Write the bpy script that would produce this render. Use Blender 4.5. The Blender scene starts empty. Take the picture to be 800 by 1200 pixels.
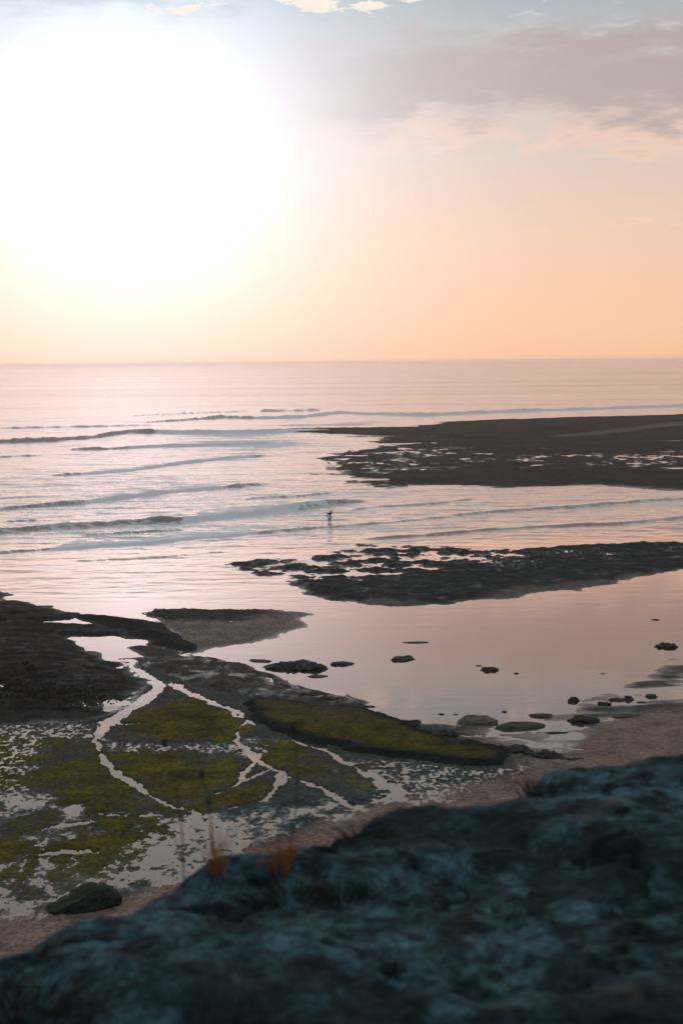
import bpy, bmesh, math, random
import numpy as np
from mathutils import Vector, Matrix, noise as mnoise

random.seed(7)
sc = bpy.context.scene
COL = sc.collection

# ------------------------------------------------------------------ camera
F = 1667.0                      # focal length in pixels of the 800 x 1200 photograph (50 mm on 24 x 36)
CAM_H = 20.0
PITCH = math.atan(176.0 / F)
ROLL = math.radians(-0.5)
fw = np.array([0, math.cos(PITCH), -math.sin(PITCH)])
up0 = np.array([0, math.sin(PITCH), math.cos(PITCH)])
rt0 = np.array([1.0, 0, 0])
rt = math.cos(ROLL) * rt0 + math.sin(ROLL) * up0
up = -math.sin(ROLL) * rt0 + math.cos(ROLL) * up0
CAM = np.array([0, 0, CAM_H])

cam_d = bpy.data.cameras.new("camera")
cam = bpy.data.objects.new("camera", cam_d)
COL.objects.link(cam)
cam.matrix_world = Matrix(((rt[0], up[0], -fw[0], 0), (rt[1], up[1], -fw[1], 0),
                           (rt[2], up[2], -fw[2], CAM_H), (0, 0, 0, 1)))
cam_d.sensor_fit = 'VERTICAL'
cam_d.sensor_height = 36.0
cam_d.lens = 36.0 * F / 1200.0
cam_d.clip_start = 0.1
cam_d.clip_end = 100000
cam_d.dof.use_dof = True
cam_d.dof.focus_distance = 160
cam_d.dof.aperture_fstop = 3.4
sc.camera = cam


def ray(u, v):
    d = fw + rt * ((u - 400) / F) + up * ((600 - v) / F)
    return d / np.linalg.norm(d)


def at(u, v, z=0.0):
    """the place on the level z that the survey of the photograph puts at pixel (u, v)"""
    d = ray(u, v)
    t = (z - CAM_H) / d[2]
    p = CAM + d * t
    return float(p[0]), float(p[1])


def P(pts, z=0.0):
    return np.array([at(u, v, z) for u, v in pts])


# ------------------------------------------------------------------ numpy noise
def _hash(ix, iy, seed):
    h = (ix.astype(np.int64) * 374761393 + iy.astype(np.int64) * 668265263 + seed * 974634777) & 0xffffffff
    h = ((h ^ (h >> 13)) * 1274126177) & 0xffffffff
    h = ((h ^ (h >> 16)) * 2246822519) & 0xffffffff
    return (h ^ (h >> 15)) & 0xffffffff


def perlin(x, y, seed=0):
    ix = np.floor(x); iy = np.floor(y)
    fx = x - ix; fy = y - iy
    u = fx * fx * fx * (fx * (fx * 6 - 15) + 10)
    v = fy * fy * fy * (fy * (fy * 6 - 15) + 10)

    def g(dx, dy):
        a = _hash(ix + dx, iy + dy, seed) * (2 * math.pi / 4294967296.0)
        return np.cos(a) * (fx - dx) + np.sin(a) * (fy - dy)
    n00 = g(0, 0); n10 = g(1, 0); n01 = g(0, 1); n11 = g(1, 1)
    return ((n00 * (1 - u) + n10 * u) * (1 - v) + (n01 * (1 - u) + n11 * u) * v) * 1.5


def fbm(x, y, octs=4, gain=0.5, seed=0, lac=2.03):
    out = np.zeros_like(x); a = 1.0; tot = 0
    for o in range(octs):
        out += a * perlin(x, y, seed + 17 * o); tot += a
        x = x * lac + 3.7; y = y * lac + 1.3; a *= gain
    return out / tot * 1.35


def sstep(a, b, x):
    t = np.clip((x - a) / (b - a), 0, 1)
    return t * t * (3 - 2 * t)


def poly_sdf(poly, X, Y):
    """signed distance to a closed polygon in metres, positive inside"""
    d2 = np.full(X.shape, 1e12); inside = np.zeros(X.shape, bool)
    n = len(poly)
    for i in range(n):
        ax, ay = poly[i]; bx, by = poly[(i + 1) % n]
        ex, ey = bx - ax, by - ay
        t = np.clip(((X - ax) * ex + (Y - ay) * ey) / (ex * ex + ey * ey + 1e-9), 0, 1)
        d2 = np.minimum(d2, (X - ax - t * ex) ** 2 + (Y - ay - t * ey) ** 2)
        if ey != 0:
            c = ((ay > Y) != (by > Y)) & (X < ex * (Y - ay) / ey + ax)
            inside ^= c
    return np.where(inside, 1, -1) * np.sqrt(d2)


def bbox_apply(poly, X, Y, margin, fill=-99.0):
    m = ((X > poly[:, 0].min() - margin) & (X < poly[:, 0].max() + margin) &
         (Y > poly[:, 1].min() - margin) & (Y < poly[:, 1].max() + margin))
    out = np.full(X.shape, fill)
    if m.any():
        out[m] = poly_sdf(poly, X[m], Y[m])
    return out


def line_dist(pts, X, Y, margin):
    """polyline (x, y, half-width) -> distance minus half-width, also signed side and position along"""
    pts = np.array(pts)
    m = ((X > pts[:, 0].min() - margin) & (X < pts[:, 0].max() + margin) &
         (Y > pts[:, 1].min() - margin) & (Y < pts[:, 1].max() + margin))
    out = np.full(X.shape, 99.0)
    if not m.any():
        return out
    x = X[m]; y = Y[m]; best = np.full(x.shape, 99.0)
    for i in range(len(pts) - 1):
        ax, ay, aw = pts[i]; bx, by, bw = pts[i + 1]
        ex, ey = bx - ax, by - ay
        t = np.clip(((x - ax) * ex + (y - ay) * ey) / (ex * ex + ey * ey + 1e-9), 0, 1)
        best = np.minimum(best, np.hypot(x - ax - t * ex, y - ay - t * ey) - (aw + (bw - aw) * t))
    out[m] = best
    return out


def stream(pts):
    r = []
    for u, v, w in pts:
        x, y = at(u, v)
        r.append((x, y, 0.5 * w * y / F))
    return r


# ------------------------------------------------------------------ object helpers
def tag(o, label=None, cat=None, group=None, kind=None):
    if label: o['label'] = label
    if cat: o['category'] = cat
    if group: o['group'] = group
    if kind: o['kind'] = kind
    return o


def link_mesh(name, verts, faces, mat, parent=None, smooth=True):
    me = bpy.data.meshes.new(name)
    verts = np.asarray(verts, dtype=np.float32); faces = np.asarray(faces, dtype=np.int32)
    k = faces.shape[1]
    me.vertices.add(len(verts)); me.vertices.foreach_set('co', verts.ravel())
    me.loops.add(faces.size); me.loops.foreach_set('vertex_index', faces.ravel())
    me.polygons.add(len(faces))
    me.polygons.foreach_set('loop_start', np.arange(0, faces.size, k, dtype=np.int32))
    me.polygons.foreach_set('use_smooth', np.full(len(faces), smooth))
    me.update(calc_edges=True)
    me.materials.append(mat)
    o = bpy.data.objects.new(name, me); COL.objects.link(o)
    if parent: o.parent = parent
    return o


def set_attr(o, name, arr):
    me = o.data
    if arr.ndim == 2:
        a = me.attributes.new(name, 'FLOAT_COLOR', 'POINT')
        c = np.ones((len(arr), 4), np.float32); c[:, :3] = arr
        a.data.foreach_set('color', c.ravel())
    else:
        a = me.attributes.new(name, 'FLOAT', 'POINT')
        a.data.foreach_set('value', arr.astype(np.float32))


def link_bm(name, bm, mat, parent=None, smooth=True):
    me = bpy.data.meshes.new(name); bm.to_mesh(me); bm.free()
    me.materials.append(mat)
    for p in me.polygons: p.use_smooth = smooth
    o = bpy.data.objects.new(name, me); COL.objects.link(o)
    if parent: o.parent = parent
    return o


# ------------------------------------------------------------------ materials
def nodes_of(name):
    m = bpy.data.materials.new(name); m.use_nodes = True
    nt = m.node_tree; nt.nodes.clear()
    return m, nt, nt.nodes, nt.links


def N(nt, typ, **kw):
    n = nt.nodes.new(typ)
    for k, v in kw.items():
        if k == 'inp':
            for a, b in v.items(): n.inputs[a].default_value = b
        else:
            setattr(n, k, v)
    return n


def math_n(nt, op, a, b=None, clamp=False):
    n = nt.nodes.new('ShaderNodeMath'); n.operation = op; n.use_clamp = clamp
    for i, s in enumerate((a, b)):
        if s is None: continue
        if isinstance(s, (int, float)): n.inputs[i].default_value = s
        else: nt.links.new(s, n.inputs[i])
    return n.outputs[0]


def mixc(nt, fac, a, b, blend='MIX'):
    n = nt.nodes.new('ShaderNodeMix'); n.data_type = 'RGBA'; n.blend_type = blend
    for i, s in ((0, fac), (6, a), (7, b)):
        if isinstance(s, (int, float)): n.inputs[i].default_value = s
        elif isinstance(s, tuple): n.inputs[i].default_value = (*s, 1) if len(s) == 3 else s
        else: nt.links.new(s, n.inputs[i])
    return n.outputs[2]


def map_range(nt, v, a, b, c, d, smooth=False):
    n = nt.nodes.new('ShaderNodeMapRange')
    if smooth: n.interpolation_type = 'SMOOTHSTEP'
    nt.links.new(v, n.inputs[0])
    for i, x in enumerate((a, b, c, d)): n.inputs[i + 1].default_value = x
    return n.outputs[0]


def noise_n(nt, vec, scale, detail=4, rough=0.55, dim='3D'):
    n = nt.nodes.new('ShaderNodeTexNoise'); n.noise_dimensions = dim
    n.inputs['Scale'].default_value = scale; n.inputs['Detail'].default_value = detail
    n.inputs['Roughness'].default_value = rough
    nt.links.new(vec, n.inputs['Vector'])
    return n.outputs[0]


def terrain_material():
    m, nt, nd, lk = nodes_of('terrain')
    out = N(nt, 'ShaderNodeOutputMaterial'); bs = N(nt, 'ShaderNodeBsdfPrincipled')
    geo = N(nt, 'ShaderNodeNewGeometry')
    ca = N(nt, 'ShaderNodeAttribute', attribute_name='tint'); wa = N(nt, 'ShaderNodeAttribute', attribute_name='wet')
    n1 = noise_n(nt, geo.outputs['Position'], 5.0, 5, 0.65)
    n2 = noise_n(nt, geo.outputs['Position'], 0.7, 4, 0.6)
    f1 = map_range(nt, n1, 0.3, 0.7, 0.45, 1.6)
    f2 = map_range(nt, n2, 0.3, 0.7, 0.7, 1.3)
    f = math_n(nt, 'MULTIPLY', f1, f2)
    c = mixc(nt, 1.0, ca.outputs['Color'], (1, 1, 1), 'MULTIPLY')
    vm = nt.nodes.new('ShaderNodeVectorMath'); vm.operation = 'SCALE'
    lk.new(c, vm.inputs[0]); lk.new(f, vm.inputs['Scale'])
    dk = map_range(nt, wa.outputs['Fac'], 0, 1, 1.0, 0.62)
    vm2 = nt.nodes.new('ShaderNodeVectorMath'); vm2.operation = 'SCALE'
    lk.new(vm.outputs[0], vm2.inputs[0]); lk.new(dk, vm2.inputs['Scale'])
    lk.new(vm2.outputs[0], bs.inputs['Base Color'])
    r = map_range(nt, wa.outputs['Fac'], 0, 1, 0.9, 0.22)
    lk.new(r, bs.inputs['Roughness'])
    sp = map_range(nt, wa.outputs['Fac'], 0, 1, 0.12, 0.5)
    lk.new(sp, bs.inputs['Specular IOR Level'])
    b = N(nt, 'ShaderNodeBump', inp={'Strength': 0.9, 'Distance': 0.08})
    lk.new(n1, b.inputs['Height']); lk.new(b.outputs[0], bs.inputs['Normal'])
    lk.new(bs.outputs[0], out.inputs[0])
    return m


def water_material():
    m, nt, nd, lk = nodes_of('sea_water')
    out = N(nt, 'ShaderNodeOutputMaterial')
    geo = N(nt, 'ShaderNodeNewGeometry')
    chop = N(nt, 'ShaderNodeAttribute', attribute_name='chop').outputs['Fac']
    foam = N(nt, 'ShaderNodeAttribute', attribute_name='foam').outputs['Fac']
    mp = N(nt, 'ShaderNodeMapping'); mp.inputs['Scale'].default_value = (0.45, 1.0, 1.0)
    lk.new(geo.outputs['Position'], mp.inputs['Vector'])
    a = noise_n(nt, mp.outputs[0], 0.35, 3, 0.55)
    b = noise_n(nt, mp.outputs[0], 1.6, 4, 0.6)
    h = math_n(nt, 'ADD', math_n(nt, 'MULTIPLY', a, 0.55), math_n(nt, 'MULTIPLY', b, 0.16))
    offs = N(nt, 'ShaderNodeAttribute', attribute_name='offshore').outputs['Fac']
    mp2 = N(nt, 'ShaderNodeMapping'); mp2.inputs['Scale'].default_value = (0.16, 1.0, 1.0)
    lk.new(geo.outputs['Position'], mp2.inputs['Vector'])
    c3 = noise_n(nt, mp2.outputs[0], 0.045, 5, 0.65)
    h = math_n(nt, 'ADD', h, math_n(nt, 'MULTIPLY', math_n(nt, 'MULTIPLY', math_n(nt, 'MULTIPLY', c3, map_range(nt, noise_n(nt, mp2.outputs[0], 0.007, 4, 0.6), 0.38, 0.62, 0.1, 1.6)), offs), 3.0))
    bump = N(nt, 'ShaderNodeBump', inp={'Distance': 1.0})
    lk.new(math_n(nt, 'MULTIPLY', chop, 0.55), bump.inputs['Strength'])
    lk.new(h, bump.inputs['Height'])
    fr = N(nt, 'ShaderNodeFresnel', inp={'IOR': 1.45}); lk.new(bump.outputs[0], fr.inputs['Normal'])
    fac = map_range(nt, fr.outputs[0], 0.02, 0.62, 0.16, 0.93)
    gl = N(nt, 'ShaderNodeBsdfGlossy')
    lk.new(mixc(nt, map_range(nt, chop, 0.05, 0.6, 0, 1), (1.0, 0.80, 0.71), (1.0, 0.885, 0.845)), gl.inputs['Color'])
    lk.new(map_range(nt, chop, 0, 1, 0.02, 0.17), gl.inputs['Roughness']); lk.new(bump.outputs[0], gl.inputs['Normal'])
    df = N(nt, 'ShaderNodeBsdfDiffuse'); df.inputs['Color'].default_value = (0.10, 0.085, 0.075, 1)
    mx = N(nt, 'ShaderNodeMixShader'); lk.new(fac, mx.inputs[0]); lk.new(df.outputs[0], mx.inputs[1]); lk.new(gl.outputs[0], mx.inputs[2])
    # foam: broken by lace-like noise
    fm = N(nt, 'ShaderNodeMapping'); fm.inputs['Scale'].default_value = (0.6, 1.0, 1.0)
    lk.new(geo.outputs['Position'], fm.inputs['Vector'])
    n1 = noise_n(nt, fm.outputs[0], 0.9, 6, 0.7)
    th = math_n(nt, 'ADD', math_n(nt, 'MULTIPLY', foam, 1.25), math_n(nt, 'SUBTRACT', n1, 0.75))
    ff = map_range(nt, th, 0.12, 0.42, 0.0, 0.9, True)
    fd = N(nt, 'ShaderNodeBsdfDiffuse'); fd.inputs['Color'].default_value = (0.94, 0.88, 0.90, 1)
    fb = N(nt, 'ShaderNodeBump', inp={'Strength': 0.6, 'Distance': 0.25}); lk.new(n1, fb.inputs['Height']); lk.new(fb.outputs[0], fd.inputs['Normal'])
    mx2 = N(nt, 'ShaderNodeMixShader'); lk.new(ff, mx2.inputs[0]); lk.new(mx.outputs[0], mx2.inputs[1]); lk.new(fd.outputs[0], mx2.inputs[2])
    lk.new(mx2.outputs[0], out.inputs[0])
    return m


def rock_material(name, c0, c1, moss=None, scale=6.0, rough=0.75, spec=0.3):
    m, nt, nd, lk = nodes_of(name)
    out = N(nt, 'ShaderNodeOutputMaterial'); bs = N(nt, 'ShaderNodeBsdfPrincipled')
    geo = N(nt, 'ShaderNodeNewGeometry')
    n1 = noise_n(nt, geo.outputs['Position'], scale, 6, 0.65)
    n2 = noise_n(nt, geo.outputs['Position'], scale * 0.3, 3, 0.6)
    c = mixc(nt, map_range(nt, n1, 0.35, 0.68, 0, 1), c0, c1)
    if moss:
        sx = N(nt, 'ShaderNodeSeparateXYZ'); lk.new(geo.outputs['Normal'], sx.inputs[0])
        f = math_n(nt, 'MULTIPLY', map_range(nt, sx.outputs[2], 0.45, 0.85, 0, 1), map_range(nt, n2, 0.35, 0.55, 0.15, 1))
        mm = mixc(nt, n1, tuple(x * 0.5 for x in moss), tuple(x * 1.5 for x in moss))
        c = mixc(nt, f, c, mm)
    lk.new(c, bs.inputs['Base Color'])
    bs.inputs['Roughness'].default_value = rough; bs.inputs['Specular IOR Level'].default_value = spec
    b = N(nt, 'ShaderNodeBump', inp={'Strength': 0.8, 'Distance': 0.05})
    lk.new(n1, b.inputs['Height']); lk.new(b.outputs[0], bs.inputs['Normal'])
    lk.new(bs.outputs[0], out.inputs[0])
    return m


def cliff_material():
    m, nt, nd, lk = nodes_of('cliff_rock')
    out = N(nt, 'ShaderNodeOutputMaterial'); bs = N(nt, 'ShaderNodeBsdfPrincipled')
    geo = N(nt, 'ShaderNodeNewGeometry'); pos = geo.outputs['Position']
    big = noise_n(nt, pos, 1.7, 5, 0.6); mid = noise_n(nt, pos, 8.0, 6, 0.68); fine = noise_n(nt, pos, 34.0, 5, 0.65)
    pat = noise_n(nt, pos, 3.1, 4, 0.6)
    c = mixc(nt, map_range(nt, mid, 0.43, 0.60, 0, 1), (0.007, 0.013, 0.016), (0.125, 0.24, 0.28))
    c = mixc(nt, map_range(nt, fine, 0.38, 0.62, 0, 0.8), c, (0.03, 0.042, 0.046))
    c = mixc(nt, map_range(nt, big, 0.49, 0.63, 0, 0.82, True), c, (0.012, 0.019, 0.021))     # dark lichen and soil
    c = mixc(nt, map_range(nt, pat, 0.62, 0.72, 0, 0.45, True), c, (0.15, 0.115, 0.085))        # bare brown stone
    lk.new(c, bs.inputs['Base Color']); bs.inputs['Roughness'].default_value = 0.85
    bs.inputs['Specular IOR Level'].default_value = 0.2
    h = math_n(nt, 'ADD', math_n(nt, 'MULTIPLY', mid, 1.0), math_n(nt, 'MULTIPLY', fine, 0.35))
    b = N(nt, 'ShaderNodeBump', inp={'Strength': 1.0, 'Distance': 0.05})
    lk.new(h, b.inputs['Height']); lk.new(b.outputs[0], bs.inputs['Normal'])
    lk.new(bs.outputs[0], out.inputs[0])
    return m


def plain(name, c, rough=0.6, spec=0.3, var=0.25, scale=20):
    m, nt, nd, lk = nodes_of(name)
    out = N(nt, 'ShaderNodeOutputMaterial'); bs = N(nt, 'ShaderNodeBsdfPrincipled')
    tc = N(nt, 'ShaderNodeTexCoord'); n1 = noise_n(nt, tc.outputs['Object'], scale, 3)
    lk.new(mixc(nt, n1, tuple(x * (1 - var) for x in c), tuple(min(1, x * (1 + var)) for x in c)), bs.inputs['Base Color'])
    bs.inputs['Roughness'].default_value = rough; bs.inputs['Specular IOR Level'].default_value = spec
    lk.new(bs.outputs[0], out.inputs[0])
    return m


M_TER = terrain_material()
M_WAT = water_material()
M_DARK = rock_material('dark_wet_rock', (0.012, 0.012, 0.012), (0.05, 0.045, 0.04), rough=0.6)
M_GREY = rock_material('grey_flat_rock', (0.05, 0.042, 0.036), (0.13, 0.105, 0.09))
M_BROWN = rock_material('brown_sandstone', (0.05, 0.04, 0.03), (0.17, 0.125, 0.085))
M_MOSS = rock_material('mossy_rock', (0.02, 0.02, 0.016), (0.07, 0.06, 0.045), moss=(0.075, 0.062, 0.014))
M_MOSSD = rock_material('dark_mossy_rock', (0.012, 0.014, 0.012), (0.04, 0.04, 0.03), moss=(0.03, 0.036, 0.014))
M_CLIFF = cliff_material()
M_GRASS = plain('dry_grass', (0.38, 0.125, 0.035), 0.7, 0.1)
M_STALK = plain('dead_stalk', (0.06, 0.04, 0.03), 0.8, 0.1)
M_DGRASS = plain('dark_grass', (0.03, 0.03, 0.022), 0.8, 0.1)
M_SUIT = plain('wetsuit', (0.012, 0.012, 0.014), 0.5, 0.4)
M_SKIN = plain('skin', (0.35, 0.2, 0.14), 0.5, 0.3)
M_HAIR = plain('hair', (0.03, 0.02, 0.015), 0.6, 0.2)
M_BOARD = plain('white_board', (0.8, 0.8, 0.78), 0.25, 0.5, 0.04)
M_FIN = plain('fin', (0.05, 0.05, 0.055), 0.4, 0.4)

# ------------------------------------------------------------------ survey grid: finer where the shore is nearer
qs = np.concatenate([np.linspace(2.2, 40, 80)[:-1], np.arange(40, 110, 0.3), np.arange(110, 220, 0.5), np.arange(220, 380, 0.8), np.arange(380, 726, 0.66)])
qs = np.concatenate([qs, [800, 1000, 1500, 3000, 8000]])
us = np.concatenate([[-4000, -2200, -1400, -1000, -760], np.linspace(-640, -470, 60)[:-1],
                     np.arange(-470, 470, 1.05), np.linspace(470, 640, 60)[1:], [760, 1000, 1400, 2200, 4000]])
QQ, UU = np.meshgrid(qs, us, indexing='ij')
YY = CAM_H * F / QQ
XX = YY * UU / F
NR, NC = XX.shape
idx = np.arange(NR * NC).reshape(NR, NC)
QUADS = np.stack([idx[:-1, :-1], idx[1:, :-1], idx[1:, 1:], idx[:-1, 1:]], -1)   # faces up


def surface(name, H, mask_v, mat, tint=None, wet=None, extra=None):
    """one mesh from the cells of the survey grid that touch mask_v"""
    m = mask_v[:-1, :-1] | mask_v[1:, :-1] | mask_v[1:, 1:] | mask_v[:-1, 1:]
    q = QUADS[m]
    used = np.unique(q)
    remap = np.full(NR * NC, -1, np.int64); remap[used] = np.arange(len(used))
    co = np.stack([XX.ravel()[used], YY.ravel()[used], H.ravel()[used]], -1)
    o = link_mesh(name, co, remap[q], mat)
    if tint is not None: set_attr(o, 'tint', tint.reshape(-1, 3)[used])
    if wet is not None: set_attr(o, 'wet', wet.ravel()[used])
    for k, a in (extra or {}).items(): set_attr(o, k, a.ravel()[used])
    return o


# shared noise fields (world metres)
WARP = 0.35 + 0.002 * YY
Wx = XX + WARP * fbm(XX / 3.0, YY / 3.0, 3, 0.55, 11) * 1.2
Wy = YY + WARP * fbm(XX / 3.0, YY / 3.0, 3, 0.55, 12) * 1.2
N_S = fbm(XX / 0.26, YY / 0.38, 3, 0.6, 21)          # pebble scale
N_M = fbm(XX / 2.2, YY / 2.6, 4, 0.55, 22)          # puddle scale
N_L = fbm(XX / 9.0, YY / 9.0, 3, 0.5, 23)
N_R = fbm(XX / 0.9, YY / 1.1, 4, 0.65, 27)          # ragged edges
N_X = fbm(XX / 7.0, YY / 2.0, 4, 0.55, 24)          # streaky, along the shore
N_FAR = fbm(XX / 14.0, YY / 16.0, 4, 0.55, 25)
N_F2 = fbm(XX / 2.2, YY / 5.0, 3, 0.6, 26)


def area(pts, margin=6.0, raw=False):
    poly = P(pts)
    if raw: return bbox_apply(poly, XX, YY, margin)
    return bbox_apply(poly, Wx, Wy, margin)


def soft(pts, w):
    return sstep(-w, w, area(pts, margin=w + 3))


def carve(H, depth, d, soft_w):
    """lower H to -depth where d < 0, with a bank of width soft_w"""
    return np.minimum(H, np.where(d < soft_w, -depth + (depth + 0.5) * sstep(-0.25 * soft_w, soft_w, d) * 1.0, 9))


def tint_of(base, var):
    return np.asarray(base)[None, None, :] * (1 + var[..., None])


def wetness(H, lo=0.02, hi=0.16):
    return 1 - sstep(lo, hi, H)


# ================================================================== GROUND: tidal flat and beach
land = area([(-700, 860), (-300, 852), (0, 846), (100, 842), (143, 832), (170, 800), (150, 772), (200, 770), (320, 800), (430, 832),
             (480, 846), (525, 852), (545, 846), (600, 852), (640, 842), (668, 832), (700, 822), (715, 812), (745, 806), (765, 792),
             (800, 775), (900, 740), (1100, 700), (2500, 640), (2500, 1500), (-1500, 1500), (-1500, 900)], margin=40)
H0 = np.clip(land * 0.06, -0.6, 0.05) + 0.01 + 0.02 * N_S + 0.035 * N_L
# where the flat stands a little deeper the water shows between the weed
def lower(pts, w, amount, noise, amp):
    global H0
    f = soft(pts, w)
    H0 = H0 * (1 - 0.8 * f) + f * (amount + amp * noise)
def raise_(pts, w, amount):
    global H0
    f = soft(pts, w)
    H0 = H0 + f * amount
lower([(-300, 850), (0, 848), (118, 846), (125, 862), (110, 872), (60, 870), (50, 900), (30, 945), (-300, 960)], 1.2, 0.002, 0.8 * N_S + 0.5 * N_R, 0.10)
lower([(118, 866), (200, 872), (290, 866), (340, 866), (345, 880), (290, 884), (200, 888), (130, 892)], 0.9, -0.004, 0.8 * N_S + 0.5 * N_R, 0.10)
lower([(90, 845), (200, 835), (260, 850), (200, 862), (130, 860)], 0.9, 0.06, N_S, 0.12)
lower([(-300, 930), (40, 930), (100, 915), (190, 938), (260, 955), (330, 935), (420, 930), (480, 925), (520, 930),
       (430, 965), (330, 1010), (240, 1030), (130, 1050), (60, 1080), (-300, 1100)], 1.2, 0.008, N_M * 0.7 + N_R * 0.4 + N_S * 0.3, 0.12)
lower([(150, 985), (230, 945), (330, 960), (300, 1000), (220, 1030), (140, 1040)], 1.2, -0.015, N_M * 0.4 + N_R * 0.4 + N_S * 0.4, 0.10)
lower([(370, 895), (470, 888), (560, 898), (630, 895), (600, 920), (520, 948), (440, 935), (400, 915)], 0.8, 0.0, 0.7 * N_S + 0.5 * N_R, 0.12)
# weed-covered shoals stand just proud of the water
G_MOSS = [
    [(185, 806), (215, 810), (290, 848), (296, 858), (270, 868), (210, 866), (150, 862), (138, 850), (160, 838), (182, 824)],
    [(128, 878), (200, 880), (280, 884), (296, 896), (280, 912), (250, 926), (222, 942), (190, 934), (165, 912), (138, 900)],
    [(312, 868), (350, 872), (400, 893), (448, 912), (420, 921), (360, 916), (318, 900), (308, 885)],
    [(60, 864), (112, 868), (128, 900), (160, 925), (192, 942), (190, 952), (110, 950), (60, 938), (48, 905)],
    [(20, 965), (110, 955), (200, 962), (205, 985), (120, 1000), (60, 1012), (-20, 1000), (-60, 975)],
    [(215, 945), (260, 930), (300, 915), (320, 922), (300, 935), (250, 948), (225, 956)],
]
moss = np.zeros_like(H0)
for i, g in enumerate(G_MOSS):
    f = sstep(-0.7, 0.7, area(g) + 0.9 * N_R + 0.5 * N_M)
    moss = np.maximum(moss, f)
    H0 = np.where(i == 4, H0 + f * 0.03, H0 * (1 - 0.75 * f) + f * (0.055 + 0.03 * N_M))
# the right-hand mud streaks and the wet gully
lower([(560, 856), (640, 838), (690, 815), (740, 800), (765, 778), (800, 758), (1000, 720), (1000, 815), (800, 832), (740, 845), (700, 862), (690, 880), (600, 878)],
      1.0, 0.0, 0.8 * N_X + 0.4 * N_M, 0.085)
raise_([(700, 868), (745, 846), (800, 836), (1100, 815), (1100, 1000), (640, 1000), (640, 905), (690, 890)], 1.5, 0.09)
raise_([(330, 985), (430, 955), (520, 940), (610, 905), (640, 905), (640, 1100), (-100, 1300), (-100, 1110), (60, 1090), (150, 1065), (250, 1030)], 1.0, 0.06)
# streams
STREAMS = [
    [(150, 774, 12), (165, 787, 14), (178, 797, 16), (186, 806, 16), (172, 820, 18), (152, 832, 18), (128, 847, 22), (118, 857, 12), (114, 868, 7),
     (121, 885, 7), (132, 902, 10), (145, 911, 20), (160, 925, 10), (185, 937, 8), (205, 943, 7), (222, 948, 7), (234, 958, 16), (250, 973, 16), (268, 988, 22), (290, 1005, 16)],
    [(128, 850, 14), (150, 849, 10), (172, 848, 3)], [(112, 846, 8), (135, 845, 12)],
    [(196, 802, 8), (230, 816, 8), (250, 823, 14), (270, 832, 7), (286, 843, 7), (302, 850, 3)],
    [(288, 845, 3), (283, 855, 4), (283, 862, 3), (280, 868, 8), (290, 880, 13), (303, 892, 17), (314, 901, 10), (326, 907, 10), (345, 915, 9), (375, 925, 9), (400, 937, 12), (415, 945, 18)],
    [(326, 907, 10), (324, 922, 10), (316, 934, 9), (300, 941, 5), (270, 947, 4)],
    [(300, 890, 8), (290, 902, 6), (285, 915, 7), (268, 925, 7), (254, 930, 3)],
    [(318, 902, 6), (300, 908, 8), (285, 916, 6)],
    [(340, 864, 8), (365, 874, 16), (385, 884, 11), (405, 893, 9), (430, 906, 13), (455, 920, 18), (470, 930, 14), (440, 940, 8)],
    [(248, 822, 6), (225, 812, 5), (200, 800, 5)],
    [(190, 955, 10), (150, 957, 8), (110, 953, 4)],
    [(40, 972, 6), (75, 969, 18), (105, 964, 9), (112, 962, 4)], [(45, 1003, 4), (80, 1000, 14), (120, 997, 8)],
    [(520, 860, 3), (560, 862, 8), (600, 866, 12), (640, 872, 12), (685, 878, 6)],
    [(640, 866, 4), (668, 852, 10), (690, 845, 12), (716, 843, 6)],
]
jx = XX + 0.05 * N_S + 0.3 * N_M; jy = YY + 0.1 * N_S + 0.55 * N_M
for s in STREAMS:
    H0 = carve(H0, 0.10, line_dist(stream(s), jx, jy, 4.0) + 0.02 + 0.24 * N_R + 0.10 * N_S, 0.35)

# albedo
SAND = np.array((0.25, 0.155, 0.125)); MUD = np.array((0.075, 0.066, 0.06)); WEED = np.array((0.082, 0.060, 0.007)); SLATE = np.array((0.05, 0.058, 0.06))
T0 = np.ones(XX.shape + (3,)) * MUD
beach = np.maximum.reduce([
    soft([(640, 872), (700, 850), (745, 838), (800, 832), (1100, 805), (1100, 1300), (600, 1300), (600, 905)], 1.2),
    soft([(250, 1010), (330, 985), (400, 955), (470, 935), (560, 915), (640, 900), (640, 1300), (-600, 1300), (-600, 1110), (0, 1075), (60, 1072), (150, 1052)], 0.8),
    soft([(560, 850), (640, 845), (690, 850), (700, 880), (640, 885), (540, 868)], 1.0)])
T0 = T0 + (SLATE - T0) * (soft([(150, 1000), (230, 950), (420, 925), (560, 895), (640, 890), (560, 940), (300, 1010), (100, 1060)], 2.0) * 0.9)[..., None]
weed = np.clip(moss * sstep(-0.55, 0.15, N_L + 0.5 * N_M + 0.4 * N_R + 0.15) , 0, 1)
weed2 = soft([(-300, 860), (60, 860), (200, 935), (210, 1000), (100, 1040), (-300, 1080)], 3.0) * sstep(-0.5, 0.05, N_L + 0.4 * N_M + 0.2 * N_R) * 0.9
weed = np.maximum(weed, weed2)
wcol = WEED[None, None] * np.clip(1.1 + 0.7 * N_M + 0.5 * N_R + 0.3 * N_S + 0.4 * N_X, 0.25, 2.2)[..., None] * (np.array([1, 1, 1]) + np.stack([0.25 * N_L, 0.02 * N_L, 0 * N_L], -1))
T0 = T0 * (1 - weed[..., None]) + wcol * weed[..., None]
T0 = T0 * (1 - beach[..., None]) + SAND * (1 + 0.15 * N_M + 0.2 * N_S)[..., None] * beach[..., None]
T0 = np.clip(T0, 0.004, 0.8)
H0[qs > 740, :] = 0.12
wet0 = np.clip(wetness(H0, 0.0, 0.05) * (1 - 0.6 * weed), 0, 1)
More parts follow.
